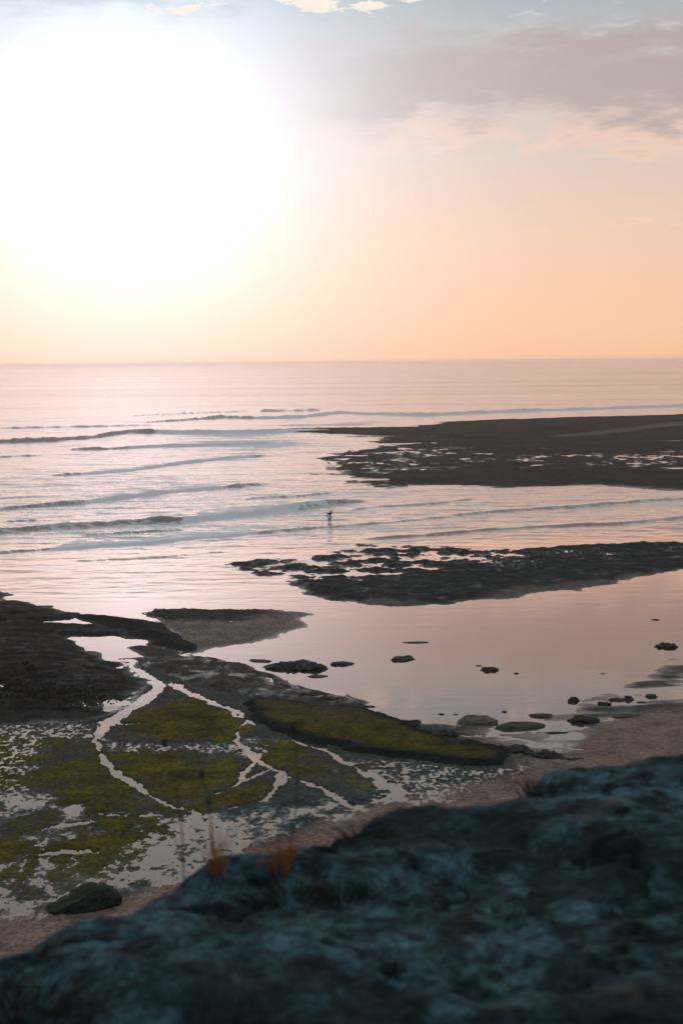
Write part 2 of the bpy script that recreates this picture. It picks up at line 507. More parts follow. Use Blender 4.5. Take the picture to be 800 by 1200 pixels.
gmask = (H0 > -0.30) & (QQ > 60)
surface('ground', H0, gmask, M_TER, T0, wet0)['kind'] = 'structure'

# ================================================================== REEFS and shelves, each a rock of its own
REEFS = {}


def reef(label, cat, group, H, T, wet, name='rock_reef', top=None):
    mask = H > np.maximum(-0.30, (top if top is not None else -9) - 0.12)
    o = surface(name, H, mask, M_TER, np.clip(T, 0.003, 0.8), np.clip(wet, 0, 1))
    return tag(o, label, cat, group)


def pools(H, lst, depth=0.06):
    for u, v, w, h in lst:
        x, y = at(u, v)
        rx = 0.5 * w * y / F; ry = 0.5 * h * y * y / (F * CAM_H)
        r = np.hypot((jx - x) / rx, (jy - y) / ry) + 0.25 * N_M
        H = np.where(r < 1.6, np.minimum(H, -depth + (depth + 0.6) * sstep(0.75, 1.5, r)), H)
    return H


# --- far reef
s = area([(306, 504.5), (330, 502.5), (400, 501.2), (480, 500), (508, 497.5), (522, 494), (580, 491.5), (680, 488.5), (800, 485.5), (1100, 480), (1100, 566),
          (800, 574), (775, 572), (740, 570.5), (700, 568.5), (640, 570.5), (600, 571.5), (560, 570.5), (520, 569.5), (460, 571), (415, 566.5),
          (392, 558), (372, 548), (366, 538), (392, 530), (425, 521), (440, 513), (350, 508)], margin=40)
Hf = np.clip(s * 0.05, -0.6, 0.33) + 0.20 * N_FAR + 0.06 * N_F2 * sstep(-4, 3, s)
zone = sstep(-20, 30, area([(340, 520), (480, 515), (560, 525), (640, 540), (560, 548), (440, 566), (380, 560)], margin=60))
Hf = Hf + 0.08 * np.tanh(3 * N_X) - zone * (0.27 - 0.22 * N_FAR - 0.2 * N_F2)
zone = sstep(-15, 15, area([(650, 532), (800, 528), (1000, 526), (1000, 552), (800, 552), (660, 546)], margin=60))
Hf = Hf - zone * (0.24 - 0.2 * N_F2)
Hf = carve(Hf, 0.15, line_dist(stream([(296, 507, 60), (400, 510, 40), (480, 512, 14), (560, 511, 6)]), jx, jy, 40), 2.0)
Hf = pools(Hf, [(565, 532, 22, 2.6), (545, 538, 14, 1.8), (575, 538, 20, 1.6), (485, 544, 14, 2), (520, 527, 16, 1.6), (528, 531, 14, 1.6), (464, 539, 16, 2),
                (445, 531, 40, 2), (474, 526, 18, 1.8), (440, 562, 34, 3), (430, 549, 20, 1.6), (640, 526, 16, 1.6), (628, 546, 20, 1.6), (606, 541, 7, 2.2), (402, 538, 24, 2),
                (785, 517, 40, 2), (795, 549, 44, 2.4), (742, 543, 18, 2), (690, 543, 8, 1.6), (715, 545, 10, 1.6), (760, 545, 14, 1.4), (770, 536, 20, 1.5), (792, 535, 20, 1.5)], 0.12)
Tf = tint_of((0.052, 0.036, 0.028), 0.5 * N_FAR)
sl = sstep(6, 0, np.abs(line_dist(stream([(660, 512, 4), (700, 509, 4), (750, 503, 8), (800, 497, 14), (900, 490, 14)]), jx, jy, 40)))
Tf = Tf * (1 - sl[..., None]) + np.array((0.14, 0.12, 0.11)) * sl[..., None]
reef('long low dark reef farthest out, its tip running into the surf under the glare', 'reef', 'reefs laid bare by the low tide', Hf, Tf, wetness(Hf, 0.02, 0.12) * 0.8)

# --- middle reef
s = area([(250, 661), (268, 658), (300, 655), (340, 651), (372, 648), (400, 644), (425, 637), (450, 637.5), (520, 640), (560, 643), (620, 642), (660, 639), (700, 637), (745, 634.5),
          (800, 634.5), (1100, 628), (1100, 640), (800, 667), (760, 674), (720, 681), (680, 691), (640, 692), (600, 700), (560, 702), (520, 707), (490, 709.5),
          (465, 711), (440, 709), (400, 704), (370, 697), (340, 687), (328, 677), (290, 675), (262, 668)], margin=15)
Hm = np.clip(s * 0.12 + 0.03, -0.6, 0.30) + 0.10 * N_M + 0.06 * N_F2
z = sstep(-3, 5, area([(235, 668), (250, 655), (330, 645), (430, 633), (520, 640), (640, 645), (560, 660), (480, 680), (400, 684), (320, 680)], margin=20))
N_P = fbm(XX / 3.6, YY / 2.4, 4, 0.66, 33)
Hm = Hm - z * (0.27 - 0.42 * N_P)
z2 = sstep(-3, 6, area([(520, 655), (640, 640), (820, 632), (1000, 630), (1000, 645), (800, 650), (640, 668), (520, 690)], margin=20))
Hm = Hm - z2 * (0.185 - 0.24 * N_P - 0.16 * N_S)
Hm = Hm + 0.05 * np.tanh(4 * N_X) * sstep(0, 4, s) + 0.03 * N_R
Hm = pools(Hm, [(712, 654, 34, 3), (738, 658, 24, 3), (505, 646, 26, 2), (660, 648, 20, 2), (385, 678, 60, 2.5), (375, 674, 20, 2), (440, 660, 20, 2), (470, 652, 24, 2.4), (330, 668, 30, 2)], 0.1)
sandm = np.maximum.reduce([soft([(560, 702), (600, 692), (640, 688), (690, 683), (720, 680), (700, 690), (640, 698), (590, 704)], 0.8),
                           soft([(430, 703), (470, 706), (500, 707), (465, 711), (420, 708)], 0.6), soft([(720, 678), (745, 672), (755, 674), (735, 680)], 0.5)])
Tm = tint_of((0.027, 0.027, 0.027), 0.5 * N_M + 0.4 * N_R)
Tm = Tm * (1 - sandm[..., None]) + np.array((0.14, 0.105, 0.09)) * sandm[..., None]
reef('charcoal rock shelf with pink puddles between the surf and the large still pool', 'reef', 'reefs laid bare by the low tide', Hm, Tm, np.maximum(wetness(Hm, 0.0, 0.12) * 0.8, 0.7 * sstep(0.1, 0.5, N_R * 0.5 + N_P * 0.6)))

# --- sandbar
s = area([(152, 718), (180, 712), (230, 711), (290, 711.5), (322, 713), (368, 719.5), (352, 724), (360, 733), (332, 743), (300, 754), (268, 757.5), (238, 762), (225, 770),
          (205, 752), (198, 738), (165, 725)], margin=10)
Hs = np.clip(s * 0.07, -0.5, 0.13) + 0.025 * N_M + 0.02 * N_S
Hs = carve(Hs, 0.08, line_dist(stream([(264, 729, 8), (285, 728, 10), (302, 726, 4)]), jx, jy, 6), 0.3)
wd = soft([(140, 718), (180, 708), (300, 708), (318, 714), (300, 724), (260, 729), (200, 729), (160, 726)], 1.2)
Hs = Hs + wd * (0.05 * N_S - 0.03 - 0.06 * sstep(2.0, 0, s))
Ts = tint_of((0.22, 0.155, 0.125), 0.15 * N_M + 0.1 * N_S + 0.15 * N_X)
wc = np.array((0.04, 0.032, 0.024))
wd = wd * sstep(-0.3, 0.2, N_S + 0.4)
Ts = Ts * (1 - wd[..., None]) + wc * wd[..., None]
reef('smooth brown sandbar fringed with dark weed, spreading into the still pool', 'sandbar', None, Hs, Ts, wetness(Hs, 0.0, 0.07) * 0.9, 'sandbar')

# --- dark mound on the left
s = area([(-700, 690), (-150, 691), (0, 694), (8, 695), (10, 702), (30, 706), (60, 711), (70, 718), (90, 718), (110, 726), (150, 738), (170, 750), (120, 747), (90, 748), (110, 764), (134, 776), (150, 780),
          (165, 789), (174, 800), (172, 813), (158, 821), (145, 826), (143, 838), (120, 844), (80, 847), (40, 849), (0, 851), (-300, 858), (-700, 870)], margin=15)
Hl = np.clip(s * 0.09, -0.6, 0.42) + 0.07 * N_M + 0.05 * N_L + 0.06 * np.tanh(4 * N_X) * sstep(0, 3, s) + 0.03 * N_R
Hl = carve(Hl, 0.1, area([(30, 730), (55, 726.5), (78, 726.5), (86, 724), (102, 727), (111, 731), (95, 733.5), (72, 732), (40, 733)], 4) * -1, 0.5)
Hl = carve(Hl, 0.1, area([(80, 748), (100, 745), (142, 745), (162, 752), (152, 760), (166, 768), (150, 773), (134, 775), (112, 766)], 4) * -1, 0.5)
Hl = pools(Hl, [(3, 803, 26, 7), (33, 783, 7, 6), (36, 790, 8, 5), (22, 722, 16, 4), (2, 733, 12, 4), (72, 745, 8, 2.5), (138, 783, 12, 4)], 0.05)
zz = soft([(-50, 790), (40, 792), (100, 812), (140, 818), (120, 828), (40, 830), (-50, 815)], 2.5)
Hl = Hl - zz * (0.20 - 0.25 * N_S - 0.2 * N_R)
Tl = tint_of((0.032, 0.024, 0.021), 0.5 * N_M + 0.4 * N_R)
Hl = np.where(QQ > 440, -5, Hl)
reef('broad dark brown rock mound at the left edge with a few glinting puddles', 'reef', 'reefs laid bare by the low tide', Hl, Tl, np.maximum(wetness(Hl, 0.0, 0.10) * 0.6, 0.4 * sstep(0.1, 0.5, N_R * 0.5 + N_X * 0.6)))

# --- dark ledge running from the mound to the sandbar
s = area([(84, 719), (105, 719), (130, 722), (170, 727), (196, 732), (204, 740), (216, 746), (233, 757), (228, 764), (214, 768), (196, 762), (170, 752), (140, 742), (110, 732), (85, 726)], margin=8)
Hd = np.clip(s * 0.22, -0.6, 0.42) + 0.05 * N_M + 0.03 * N_S
Td = tint_of((0.026, 0.022, 0.02), 0.4 * N_M)
reef('narrow black ledge slanting down to the brown sandbar', 'ledge', 'rock ledges around the still pool', Hd, Td, wetness(Hd, 0.0, 0.1) * 0.6, 'rock_ledge')

# --- slab in the small pool
s = area([(150, 760), (162, 756), (184, 757), (206, 764), (220, 770), (205, 776), (180, 772), (158, 766)], margin=6)
Hq = np.clip(s * 0.2, -0.5, 0.18) + 0.03 * N_M
reef('small flat grey slab beside the bright tide pool', 'ledge', 'rock ledges around the still pool', Hq, tint_of((0.07, 0.058, 0.052), 0.3 * N_M), wetness(Hq, 0, 0.1) * 0.6, 'rock_ledge')

# --- grey brown shelf in the centre
s = area([(164, 771), (186, 768), (212, 769), (235, 769), (252, 776), (290, 783), (320, 796), (350, 807), (392, 819), (408, 814), (426, 821), (432, 830),
          (428, 838), (380, 832), (340, 824), (300, 821), (262, 815), (232, 811), (206, 800), (186, 790), (166, 781)], margin=8)
Hc = np.clip(s * 0.14, -0.6, 0.26) + 0.06 * N_M + 0.03 * N_S
Hc = Hc + 0.16 * soft([(240, 772), (290, 781), (330, 798), (392, 817), (428, 822), (428, 828), (390, 823), (330, 803), (285, 786), (245, 776)], 0.7)
Hc = carve(Hc, 0.1, area([(288, 797), (302, 791), (322, 797), (340, 808), (318, 804)], 3) * -1, 0.4)
Hc = pools(Hc, [(250, 778, 10, 4), (258, 781, 12, 5), (305, 822, 26, 3), (270, 820, 30, 4), (360, 818, 22, 2.5), (385, 824, 20, 3), (350, 824, 20, 2.4), (202, 796, 8, 3)], 0.05)
Tc = tint_of((0.075, 0.060, 0.052), 0.6 * N_M + 0.6 * N_R)
reef('worn grey brown shelf in the middle, stretching along the near shore of the pool', 'ledge', 'rock ledges around the still pool', Hc, Tc, np.maximum(wetness(Hc, 0, 0.12) * 0.7, 0.9 * sstep(0.0, 0.4, N_R * 0.6 + N_X * 0.6)), 'rock_ledge')

# --- green ledge
s = area([(284, 826), (300, 822), (340, 824), (400, 832), (432, 834), (470, 848), (512, 861), (548, 871), (592, 879), (606, 887), (592, 897), (545, 899), (500, 893), (450, 890),
          (400, 880), (352, 869), (312, 856), (288, 842)], margin=8)
Hg = np.clip(s * 0.55, -0.6, 0.30) + 0.04 * N_M + 0.02 * N_S
rim = soft([(430, 830), (470, 845), (512, 858), (548, 868), (600, 877), (592, 884), (548, 878), (510, 868), (468, 856), (428, 838)], 0.5)
Hg = Hg + rim * (0.07 + 0.12 * N_S)
top = sstep(0.5, 1.3, s) * (1 - rim)
Tg = tint_of((0.022, 0.022, 0.02), 0.3 * N_S)
gm = np.array((0.076, 0.053, 0.007))[None, None] * np.clip(1 + 0.6 * N_M + 0.5 * N_R + 0.3 * N_S, 0.3, 2)[..., None]
br = np.array((0.08, 0.055, 0.022))[None, None] * (1 + 0.3 * N_S)[..., None]
wbr = soft([(280, 820), (340, 822), (420, 836), (440, 850), (380, 850), (320, 840)], 1.5)[..., None]
gm = gm * (1 - wbr) + br * wbr
Tg = Tg * (1 - top[..., None]) + gm * top[..., None]
reef('long ledge topped with olive green weed, its dark broken face toward the flats', 'ledge', 'rock ledges around the still pool', Hg, Tg, wetness(Hg, 0, 0.1) * 0.3, 'rock_ledge')

# ================================================================== SEA
# crest lines: (u, v) points, height, from which u the crest has broken, up to which u
WAVES = [
    ([(-500, 522), (0, 519), (60, 517), (110, 513), (150, 507), (185, 507), (240, 508), (320, 507), (400, 504)], 1.25, 185, 430),
    ([(120, 499), (150, 497), (200, 494), (260, 490), (300, 491), (350, 490), (400, 484), (430, 486), (500, 487), (560, 484), (650, 481), (800, 476), (1100, 470)], 1.3, 300, 2000),
    ([(70, 528), (140, 526), (180, 524), (260, 522), (330, 519)], 0.7, 150, 330),
    ([(50, 558), (95, 556), (150, 552), (200, 545), (260, 538), (320, 533)], 0.55, 96, 300),
    ([(-300, 604), (0, 597), (40, 594), (100, 589), (150, 583), (200, 577), (280, 570), (330, 566)], 0.5, 100, 260),
    ([(-500, 634), (0, 623), (60, 619), (110, 616), (160, 613), (200, 611), (215, 611), (260, 606), (300, 602), (340, 597), (360, 594), (400, 590), (450, 585)], 0.78, 215, 350),
    ([(-500, 662), (0, 648), (60, 644), (110, 641), (170, 637), (220, 632), (280, 627), (330, 622), (400, 617), (470, 611), (520, 606), (560, 601), (590, 597)], 0.22, 60, 300),
    ([(440, 613), (520, 605), (620, 597), (700, 592), (800, 585), (1000, 575)], 0.30, 900, 900),
    ([(400, 634), (480, 629), (560, 622), (640, 617), (720, 614), (800, 607), (1000, 590)], 0.26, 900, 900),
    ([(400, 600), (440, 594), (510, 590), (560, 584)], 0.22, 900, 900),
    ([(90, 629), (130, 626), (170, 623), (220, 621)], 0.18, 900, 900),
    ([(0, 612), (40, 610), (90, 611)], 0.2, 900, 900),
    ([(80, 658), (150, 655), (230, 650), (280, 645)], 0.12, 900, 900),
    ([(280, 585), (340, 582), (400, 577)], 0.22, 900, 900),
    ([(-300, 505), (20, 502), (120, 500), (200, 498)], 0.5, 900, 900),
    ([(-300, 545), (0, 536), (60, 533)], 0.35, 900, 900),
    ([(330, 545), (420, 578), (430, 580)], 0.0, 900, 900),
    ([(150, 488), (260, 483), (300, 482)], 0.6, 900, 900),
    ([(300, 482), (340, 482), (380, 481)], 0.9, 900, 900),
]
Z = np.zeros_like(XX); foam = np.zeros_like(XX)
sea = sstep(0.0, 1.0, poly_sdf(np.vstack([[[-30000, 60000], [-30000, 600]], P([(-3000, 735), (-400, 712), (60, 700), (200, 697), (330, 682), (400, 660), (560, 637), (800, 632), (1500, 620), (3000, 600)]), [[30000, 900], [30000, 60000]]]), XX, YY) / 14.0 + 0.5)
for pts, hgt, b0, b1 in WAVES:
    if hgt == 0: continue
    w = P(pts)
    m = (YY > w[:, 1].min() - 40) & (YY < w[:, 1].max() + 60) & (XX > w[:, 0].min() - 20) & (XX < w[:, 0].max() + 20)
    x = XX[m]; y = YY[m]
    o = np.argsort(w[:, 0])
    uu = np.array([p[0] for p in pts])[o]
    yc = np.interp(x, w[o, 0], w[o, 1])
    u_here = np.interp(x, w[o, 0], uu)
    yc = yc + hgt * 1.2 * fbm(x / 11.0, y * 0 + hgt * 7, 4, 0.6, 51) + 0.35 * fbm(x / 2.5, y / 4.0, 3, 0.6, 52)
    sgn = y - yc                                   # >0 seaward, <0 toward the shore
    L0, L1 = x[np.argmin(x)], x[np.argmax(x)]
    ends = sstep(w[:, 0].min(), w[:, 0].min() + 0.12 * (np.ptp(w[:, 0])), x) * sstep(w[:, 0].max(), w[:, 0].max() - 0.12 * (np.ptp(w[:, 0])), x)
    if pts[-1][0] > 900: ends = sstep(w[:, 0].min(), w[:, 0].min() + 0.08 * (np.ptp(w[:, 0])), x)
    if pts[0][0] < -200: ends = sstep(w[:, 0].max(), w[:, 0].max() - 0.08 * (np.ptp(w[:, 0])), x)
    steep = hgt * 1.5
    prof = np.where(sgn < 0, np.clip(1 + sgn / steep, 0, 1) ** 0.8, np.exp(-(sgn / (hgt * 6.0)) ** 2))
    amp = hgt * ends * (0.8 + 0.35 * fbm(x / 16.0, y / 40.0, 2, 0.5, 53) + 0.28 * fbm(x / 3.5, y / 12.0, 3, 0.6, 54))
    broken = sstep(b0 - 12, b0 + 12, u_here) * sstep(b1 + 25, b1 - 25, u_here)
    Z[m] = np.maximum(Z[m], amp * prof * (1 - 0.15 * broken))
    fr = broken * np.where(sgn < 0, sstep(-steep * 4.5 - 1.0, -steep * 0.7, sgn), np.exp(-np.abs(sgn) / (12 * hgt + 6)) * (0.85 + 0.4 * fbm(x / 4.0, y / 3.0, 3, 0.6, 55)))
    foam[m] = np.maximum(foam[m], fr * ends)
# washed-out foam left behind by the broken waves
wash = sstep(-12, 25, bbox_apply(P([(170, 512), (300, 497), (430, 492), (520, 494), (480, 500), (310, 503), (430, 515), (360, 540), (250, 545), (170, 535)]), XX, YY, 60))
streak = fbm(XX / 45.0, YY / 8.0, 4, 0.6, 65)
foam = np.maximum(foam, wash * np.clip(0.50 + 0.2 * N_FAR + 0.45 * streak, 0.1, 1))
wash = sstep(-6, 14, bbox_apply(P([(-400, 640), (0, 545), (200, 550), (400, 565), (800, 572), (1000, 570), (1000, 610), (600, 630), (380, 645), (200, 650)]), XX, YY, 40))
foam = np.maximum(foam, wash * (0.34 + 0.22 * N_X + 0.12 * streak))
far_sw = 0.12 * fbm(XX / 30.0, YY / 9.0, 3, 0.5, 61) + 0.35 * fbm(XX / 140.0, YY / 45.0, 2, 0.5, 62) * sstep(300, 700, YY)
Z = Z + sea * (0.05 * N_X * 1.2 + far_sw * sstep(120, 220, YY)) * sstep(15, 6, np.log(YY + 1) * 1.0 + 0)
Z = Z * sstep(0.02, 0.5, sea)
rip = 0.10 * fbm(XX / 9.0, YY / 2.6, 4, 0.6, 63) + 0.10 * fbm(XX / 30.0, YY / 7.0, 3, 0.55, 64) * sstep(150, 350, YY)
Z = Z + sea * rip * sstep(110, 170, YY) * (1 - 0.5 * sstep(2000, 6000, YY))
chop = np.clip(sea * (0.35 + 0.65 * sstep(110, 260, YY)), 0, 1)
chop = np.maximum(chop, 0.03)
# rills and slight current where the pool drains
chop = np.maximum(chop, 0.22 * sstep(-2, 3, bbox_apply(P([(180, 690), (330, 680), (420, 708), (400, 725), (330, 712), (200, 706)]), XX, YY, 10)))
surface('water', Z, np.ones_like(XX, bool), M_WAT, None, None, {'chop': chop, 'offshore': sstep(350, 900, YY), 'foam': np.clip(foam * sstep(0.2, 0.7, sea), 0, 1)})['kind'] = 'structure'

# ================================================================== CLIFF TOP under the camera
ZC = 18.4
edge = [(-900, 1420), (-300, 1230), (-60, 1140), (0, 1118), (60, 1100), (100, 1080), (135, 1056), (190, 1034), (240, 1024), (290, 1012), (345, 1003), (390, 985), (430, 972), (470, 957), (520, 950), (565, 948),
        (600, 938), (622, 922), (640, 908), (690, 900), (740, 895), (800, 893), (1100, 890), (1600, 890)]
ep = P(edge, ZC)
xs = np.concatenate([np.linspace(-9, -2.2, 60)[:-1], np.arange(-2.2, 2.2, 0.010), np.linspace(2.2, 9, 60)])
ys = np.concatenate([np.linspace(-8, 2.6, 60)[:-1], np.arange(2.6, 6.2, 0.010), np.linspace(6.2, 11, 70)[1:]])
CX, CY = np.meshgrid(xs, ys, indexing='xy')
o = np.argsort(ep[:, 0])
ye = np.interp(CX, ep[o, 0], ep[o, 1]) + 0.05 * fbm(CX / 0.5, CY / 0.5, 4, 0.5, 71)
sd = ye - CY
lump = 0.032 * fbm(CX / 0.8, CY / 0.7, 3, 0.5, 72) + 0.03 * (0.5 - np.abs(fbm(CX / 0.38, CY / 0.3, 4, 0.5, 73))) + 0.013 * fbm(CX / 0.09, CY / 0.08, 4, 0.6, 74)
terr = 0.042 * np.tanh(4 * fbm(CX / 1.1 + 0.3 * CY, CY / 0.55, 3, 0.5, 75))
CZ = ZC + 0.0 + lump + terr - 0.03 * np.exp(-np.clip(sd, 0, None) / 0.05) - 0.05 * sstep(-0.72, -1.05, CX) + 0.065 * sstep(0.42, 0.85, CX) * sstep(3.6, 5.0, CY)
crack = np.abs(fbm(CX / 0.9 + 5, CY / 0.45, 4, 0.55, 76))
CZ -= 0.045 * np.exp(-(crack / 0.035) ** 2)
CZ = np.where(sd < 0, CZ + sd * 6.0 - 0.0, CZ)
CZ = CZ + np.where(sd < -0.2, 0.6 * fbm(CX / 1.2, CZ / 1.5, 3, 0.5, 77) * sstep(-0.2, -0.6, sd), 0)
n_r, n_c = CX.shape
ci = np.arange(n_r * n_c).reshape(n_r, n_c)
cq = np.stack([ci[:-1, :-1], ci[:-1, 1:], ci[1:, 1:], ci[1:, :-1]], -1)
keep = (CZ > -2)
km = keep[:-1, :-1] | keep[:-1, 1:] | keep[1:, 1:] | keep[1:, :-1]
cq = cq[km]; used = np.unique(cq); rm = np.full(n_r * n_c, -1); rm[used] = np.arange(len(used))
link_mesh('cliff', np.stack([CX.ravel(), CY.ravel(), CZ.ravel()], -1)[used], rm[cq], M_CLIFF)['kind'] = 'structure'


def cliff_z(x, y):
    i = int(np.clip(np.searchsorted(ys, y), 0, n_r - 1)); j = int(np.clip(np.searchsorted(xs, x), 0, n_c - 1))
    return float(CZ[i, j])


# ================================================================== ROCKS
def make_rock(u, v, w, h, mat, label, seed, slab=0.0, jag=0.3, group=None, z0=-0.03, yaw=0.0, name='rock', hz=None, dep=None):
    """(u, v): where its foot nearest to us stands, w x h: its apparent size in photo pixels"""
    x, y = at(u, v)
    px = y / F
    sin_d = CAM_H / math.hypot(y, CAM_H)
    wm = w * px; hm = h * px
    depth = dep if dep else min(max(0.5 * hm / sin_d, 0.35 * wm), 1.0 * wm)
    hgt = hz if hz else max(hm - depth * sin_d * 0.8, 0.3 * hm) * 0.46
    bm = bmesh.new()
    bmesh.ops.create_icosphere(bm, subdivisions=5 if w > 20 else 4, radius=1.0)
    off = Vector((seed * 3.1, seed * 1.7, seed * 0.9))
    for vt in bm.verts:
        p = vt.co.copy()
        n = mnoise.fractal(p * 1.1 + off, 0.9, 2.0, 4)
        r = mnoise.ridged_multi_fractal(p * 1.6 + off, 0.9, 2.1, 4, 1.0, 2.0) - 1.0
        f = 1 + jag * 0.7 * n + jag * 0.25 * r
        q = p * f
        if slab > 0 and q.z > 0:
            t = 0.55 + 0.2 * mnoise.fractal(Vector((q.x * 1.2, q.y * 1.2, seed)), 1, 2, 3) + 0.12 * q.x * math.sin(seed)
            if q.z > t: q.z = t + (q.z - t) * (1 - slab)
        # strata
        q.z += 0.05 * math.sin(q.z * 9 + 3 * n)
        if jag > 0.28: q.z += 0.9 * (jag - 0.2) * mnoise.fractal(Vector((p.x * 3.2 * max(1, w / 30), p.y * 2.5, 0)) + off, 0.8, 2.0, 4)
        vt.co = Vector((q.x * wm * 0.5, q.y * depth * 0.5, q.z * hgt * (1.0 if slab < .1 else 1.5)))
    for vt in bm.verts:
        if vt.co.z < -0.6 * hgt: vt.co.z = -0.6 * hgt
    o = link_bm(name, bm, mat)
    o.location = (x, y + depth * 0.45, z0); o.rotation_euler = (0, 0, yaw)
    return tag(o, label, 'rock', group)


GP = 'rocks standing in the still pool'
GS = 'rocks along the near shore of the pool'
RK = [
    (487, 754, 33, 4.5, M_GREY, 'long flat grey slab just breaking the still pool, farthest out of the pool rocks', 0.9, .12, GP),
    (472, 775, 25, 10, M_DARK, 'solitary black humped rock in the middle of the still pool, nearer than the flat slab', 0.2, .3, GP),
    (350, 786, 66, 17, M_DARK, 'wide black jagged rock islet, widest of those in the still pool', 0.5, .5, GP),
    (402, 780, 28, 8, M_DARK, 'low black rock touching the right end of the wide jagged islet', 0.4, .35, GP),
    (372, 794, 25, 6, M_GREY, 'small flat grey rock just in front of the wide jagged islet', 0.9, .12, GP),
    (305, 776, 28, 6, M_GREY, 'thin sliver of grey rock left of the wide jagged islet', 0.7, .2, GP),
    (277, 782, 23, 9, M_DARK, 'rounded dark rock against the shelf left of the grey sliver', 0.2, .25, GP),
    (561, 781, 9, 3, M_DARK, 'tiny black rock left of a pair of joined black rocks in the pool', 0.2, .25, GP),
    (574, 787, 19, 9, M_DARK, 'black lumpy rock in the right half of the still pool beside a tiny one', 0.2, .45, GP),
    (605, 790, 5.5, 3.5, M_DARK, 'lone black pebble-like rock in the pool right of the lumpy black rock', 0.1, .25, GP),
    (768, 727, 11, 3, M_DARK, 'small black rock in the far right of the pool below the charcoal shelf', 0.3, .3, GP),
    (783, 760, 25, 10, M_DARK, 'dark split rock at the right edge where the pool meets the mud', 0.4, .5, GP),
    (706, 790, 6, 2.5, M_GREY, 'tiny grey rock in the open water nearest the muddy right shore', 0.4, .25, GP),
    (517, 838, 8, 4, M_DARK, 'small black rock in the shallows, left of a pair before the sandstone boulder', 0.2, .3, GP),
    (534, 838, 7, 3, M_DARK, 'small black rock in the shallows closest to the sandstone boulder on its left', 0.2, .3, GP),
    (591, 835, 6, 4, M_DARK, 'small dark stone just right of the top of the sandstone boulder', 0.2, .3, GP),
    (562, 851, 48, 21, M_BROWN, 'brown sandstone boulder with a flat tilted top at the near shore', 0.9, .22, GS),
    (610, 855, 62, 16, M_MOSS, 'broad flat slab with olive weed on top right of the sandstone boulder', 0.9, .15, GS),
    (634, 841, 30, 9, M_MOSS, 'low rounded weedy rock at the waterline behind the broad flat slab', 0.6, .2, GS),
    (673, 823, 13, 9, M_MOSSD, 'small dark knobbly rock standing alone at the edge of the pool', 0.2, .45, GS),
    (686, 848, 36, 15, M_MOSSD, 'bumpy dark rock with a hint of green amid the wet gully', 0.3, .4, GS),
    (708, 827, 15, 8, M_MOSSD, 'small dark green rock in the middle of the row on the mud', 0.3, .35, GS),
    (724, 822, 18, 7, M_DARK, 'low black rock at the left foot of the pointed one on the mud', 0.3, .35, GS),
    (737, 821, 12, 12, M_DARK, 'pointed dark rock, tallest of the row on the mud', 0.0, .4, GS),
    (764, 818, 15, 8, M_MOSSD, 'rounded dark rock farthest right in the row on the mud', 0.4, .25, GS),
    (735, 841, 42, 8, M_MOSS, 'long low slab of green weed lying on the sand in front of the row', 0.9, .12, GS),
    (652, 860, 30, 5, M_MOSSD, 'thin dark flat rock in the wet gully below the bumpy dark rock', 0.9, .15, GS),
    (751, 824, 12, 4, M_DARK, 'flat dark stone between the pointed rock and the rounded one', 0.5, .25, GS),
    (470, 854, 40, 11, M_DARK, 'dark broken rock on the back rim of the green ledge, facing the pool', 0.3, .5, GS),
    (512, 868, 46, 16, M_DARK, 'craggy dark rock on the rim of the green ledge below the sandstone boulder', 0.3, .5, GS),
    (545, 878, 48, 15, M_DARK, 'craggy dark rock at the pointed right end of the green ledge', 0.3, .5, GS),
    (600, 884, 56, 15, M_DARK, 'rough black rock beyond the tip of the green ledge', 0.3, .55, GS),
    (640, 890, 50, 15, M_DARK, 'rough black rock just above the foreground cliff by the sand', 0.3, .55, GS),
    (672, 893, 36, 8, M_DARK, 'low black rock at the end of the rocky line, next to the pebbly sand', 0.3, .5, GS),
    (410, 832, 38, 14, M_DARK, 'dark humped rock where the grey brown shelf meets the green ledge', 0.3, .4, GS),
    (434, 829, 14, 4, M_DARK, 'small dark stone off the tip of the dark humped rock', 0.3, .4, GS),
]
for i, (u, v, w, h, mt, lb, sb, jg, gr) in enumerate(RK):
    make_rock(u, v, w, h, mt, lb, i + 1, sb, jg * 1.25, gr, yaw=0.25 * math.sin(i * 2.3), z0=(0.12 if lb.startswith(('craggy', 'dark broken')) else -0.02))
make_rock(92, 1072, 88, 46, M_MOSSD, 'large dark mossy boulder wedged behind the foreground cliff at lower left', 77, 0.75, .22, None, yaw=0.3, z0=0.02, name='boulder', hz=0.62, dep=1.5).rotation_euler = (0, math.radians(-17), 0.15)

# ================================================================== GRASS and STALKS on the cliff edge
def tube(bm, pts, r0, r1, seg=5):
    rings = []
    n = len(pts)
    for i, p in enumerate(pts):
        p = Vector(p)
        d = (Vector(pts[min(i + 1, n - 1)]) - Vector(pts[max(i - 1, 0)])).normalized()
        a = d.orthogonal().normalized(); b = d.cross(a)
        r = r0 + (r1 - r0) * i / (n - 1)
        rings.append([bm.verts.new(p + (a * math.cos(2 * math.pi * k / seg) + b * math.sin(2 * math.pi * k / seg)) * r) for k in range(seg)])
    for i in range(n - 1):
        for k in range(seg):
            bm.faces.new((rings[i][k], rings[i][(k + 1) % seg], rings[i + 1][(k + 1) % seg], rings[i + 1][k]))
    bm.faces.new(rings[0][::-1]); bm.faces.new(rings[-1])


def cliff_pt(u, v):
    x, y = at(u, v, ZC)
    return x, y


